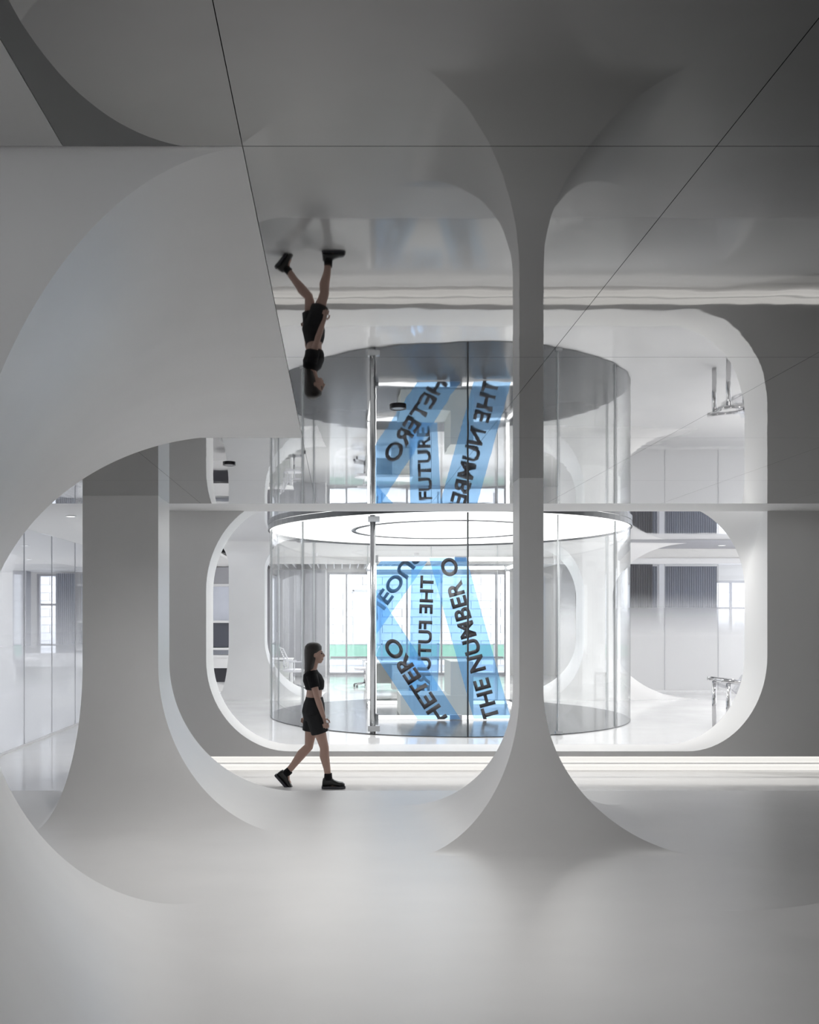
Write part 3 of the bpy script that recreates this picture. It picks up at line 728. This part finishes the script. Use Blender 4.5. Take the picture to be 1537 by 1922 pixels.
rm = body.modifiers.new('remesh', 'REMESH'); rm.mode = 'VOXEL'; rm.voxel_size = 0.0055; rm.use_smooth_shade = True
smm = body.modifiers.new('smooth', 'SMOOTH'); smm.factor = 0.5; smm.iterations = 3
# eyes and brows
for s in (-1, 1):
    MB().ell(hc+Vector((0.074, s*0.030, 0.004)), (0.010, 0.013, 0.008), 10, 6).build('eye', 'dark', pe)
    MB().tube([hc+Vector((0.074, s*0.045, 0.022)), hc+Vector((0.082, s*0.018, 0.024))], 0.004, 6).build('eyebrow', 'hair', pe)
# hair: cap plus long fall down the back
h = MB()
rings = []
for (dx, z, rx, ry) in ((-0.022, 0.132, 0.012, 0.012), (-0.022, 0.127, 0.045, 0.04), (-0.022, 0.113, 0.074, 0.064), (-0.022, 0.085, 0.096, 0.083), (-0.026, 0.045, 0.100, 0.092), (-0.045, 0.0, 0.082, 0.093), (-0.055, -0.05, 0.070, 0.092),
                        (-0.062, -0.11, 0.062, 0.092), (-0.070, -0.17, 0.055, 0.088), (-0.080, -0.24, 0.046, 0.080), (-0.085, -0.31, 0.036, 0.062), (-0.085, -0.36, 0.020, 0.035)):
    rings.append([hc+Vector((dx+rx*math.cos(2*PI*j/24), ry*math.sin(2*PI*j/24), z)) for j in range(24)])
h.loft(rings); ho = h.build('hair', 'hair', pe); ho['label'] = 'long dark hair falling down her back'
# crop top
t = MB()
t.loft([tor(xw, wl(0,1294).z, 0.104, 0.140), tor(xw+0.002, wl(0,1288).z, 0.112, 0.146), tor(xs_+0.016, wl(0,1278).z, 0.124, 0.162), tor(xs_+0.003, wl(0,1267).z, 0.105, 0.182), tor(xs_-0.004, wl(0,1260).z, 0.072, 0.125), tor(xs_, wl(0,1257).z, 0.060, 0.075)])
for s in (-1, 1):
    e = wl(597, 1309, -0.215) if s < 0 else wl(579, 1308, 0.215); s0 = Vector((xs_, s*0.160, wl(0,1266).z))
    t.tube([s0, s0.lerp(e, 0.30), s0.lerp(e, 0.52)], [0.066, 0.062, 0.060], 16)
t.build('crop_top', 'blackcloth', pe)
# shorts
t = MB()
t.loft([tor(xh, hipz-0.10, 0.115, 0.165), tor(xh-0.005, hipz, 0.134, 0.180), tor(xh, hipz+0.08, 0.122, 0.168), tor(xw, wl(0,1308).z, 0.098, 0.134)])
for hipx, hy, kn in ((xh+0.01, -0.085, kneeF), (xh-0.005, 0.085, kneeR)):
    hp = Vector((hipx, hy, hipz-0.02)); t.tube([hp, hp.lerp(kn, 0.3), hp.lerp(kn, 0.56)], [0.108, 0.106, 0.102], 18)
so = t.build('shorts', 'charcoal', pe)
sr = so.modifiers.new('remesh', 'REMESH'); sr.mode = 'VOXEL'; sr.voxel_size = 0.008; sr.use_smooth_shade = True
# socks and boots
def boot(ank, rot):
    rotm = Matrix.Rotation(rot, 4, 'Y')
    def T(p): return ank+(rotm @ Vector(p))
    sk = MB().tube([T((0, 0, 0.045)), T((0, 0, 0.0)), T((0.0, 0, -0.03))], [0.044, 0.046, 0.05], 16).build('sock', 'blackcloth', pe)
    def sec(x, zt, w, zb=-0.106, n=14):
        return [T((x, w*math.cos(2*PI*j/n), (zt+zb)/2+(zt-zb)/2*math.sin(2*PI*j/n))) for j in range(n)]
    bb = MB().loft([sec(-0.068, -0.055, 0.028), sec(-0.060, -0.012, 0.040), sec(-0.02, 0.012, 0.046), sec(0.03, 0.004, 0.046), sec(0.07, -0.030, 0.045), sec(0.12, -0.048, 0.049), sec(0.165, -0.056, 0.044), sec(0.190, -0.075, 0.026)])
    bt = bb.build('boot', 'leather', pe)
    out = [(-0.075, 0.030), (-0.055, 0.044), (0.03, 0.044), (0.12, 0.053), (0.175, 0.044), (0.198, 0.022)]
    poly = [(x, -w) for x, w in out]+[(x, w) for x, w in reversed(out)]
    MB().add([T((x, y, -0.128)) for x, y in poly]+[T((x, y, -0.100)) for x, y in poly],
             [tuple(reversed(range(12))), tuple(range(12, 24))]+[(i, (i+1) % 12, 12+(i+1) % 12, 12+i) for i in range(12)]).build('sole', 'dark', bt)
ankF2 = Vector((ankF.x, ankF.y, 0.130)); boot(ankF2, 0.0)
boot(ankR, math.radians(48))
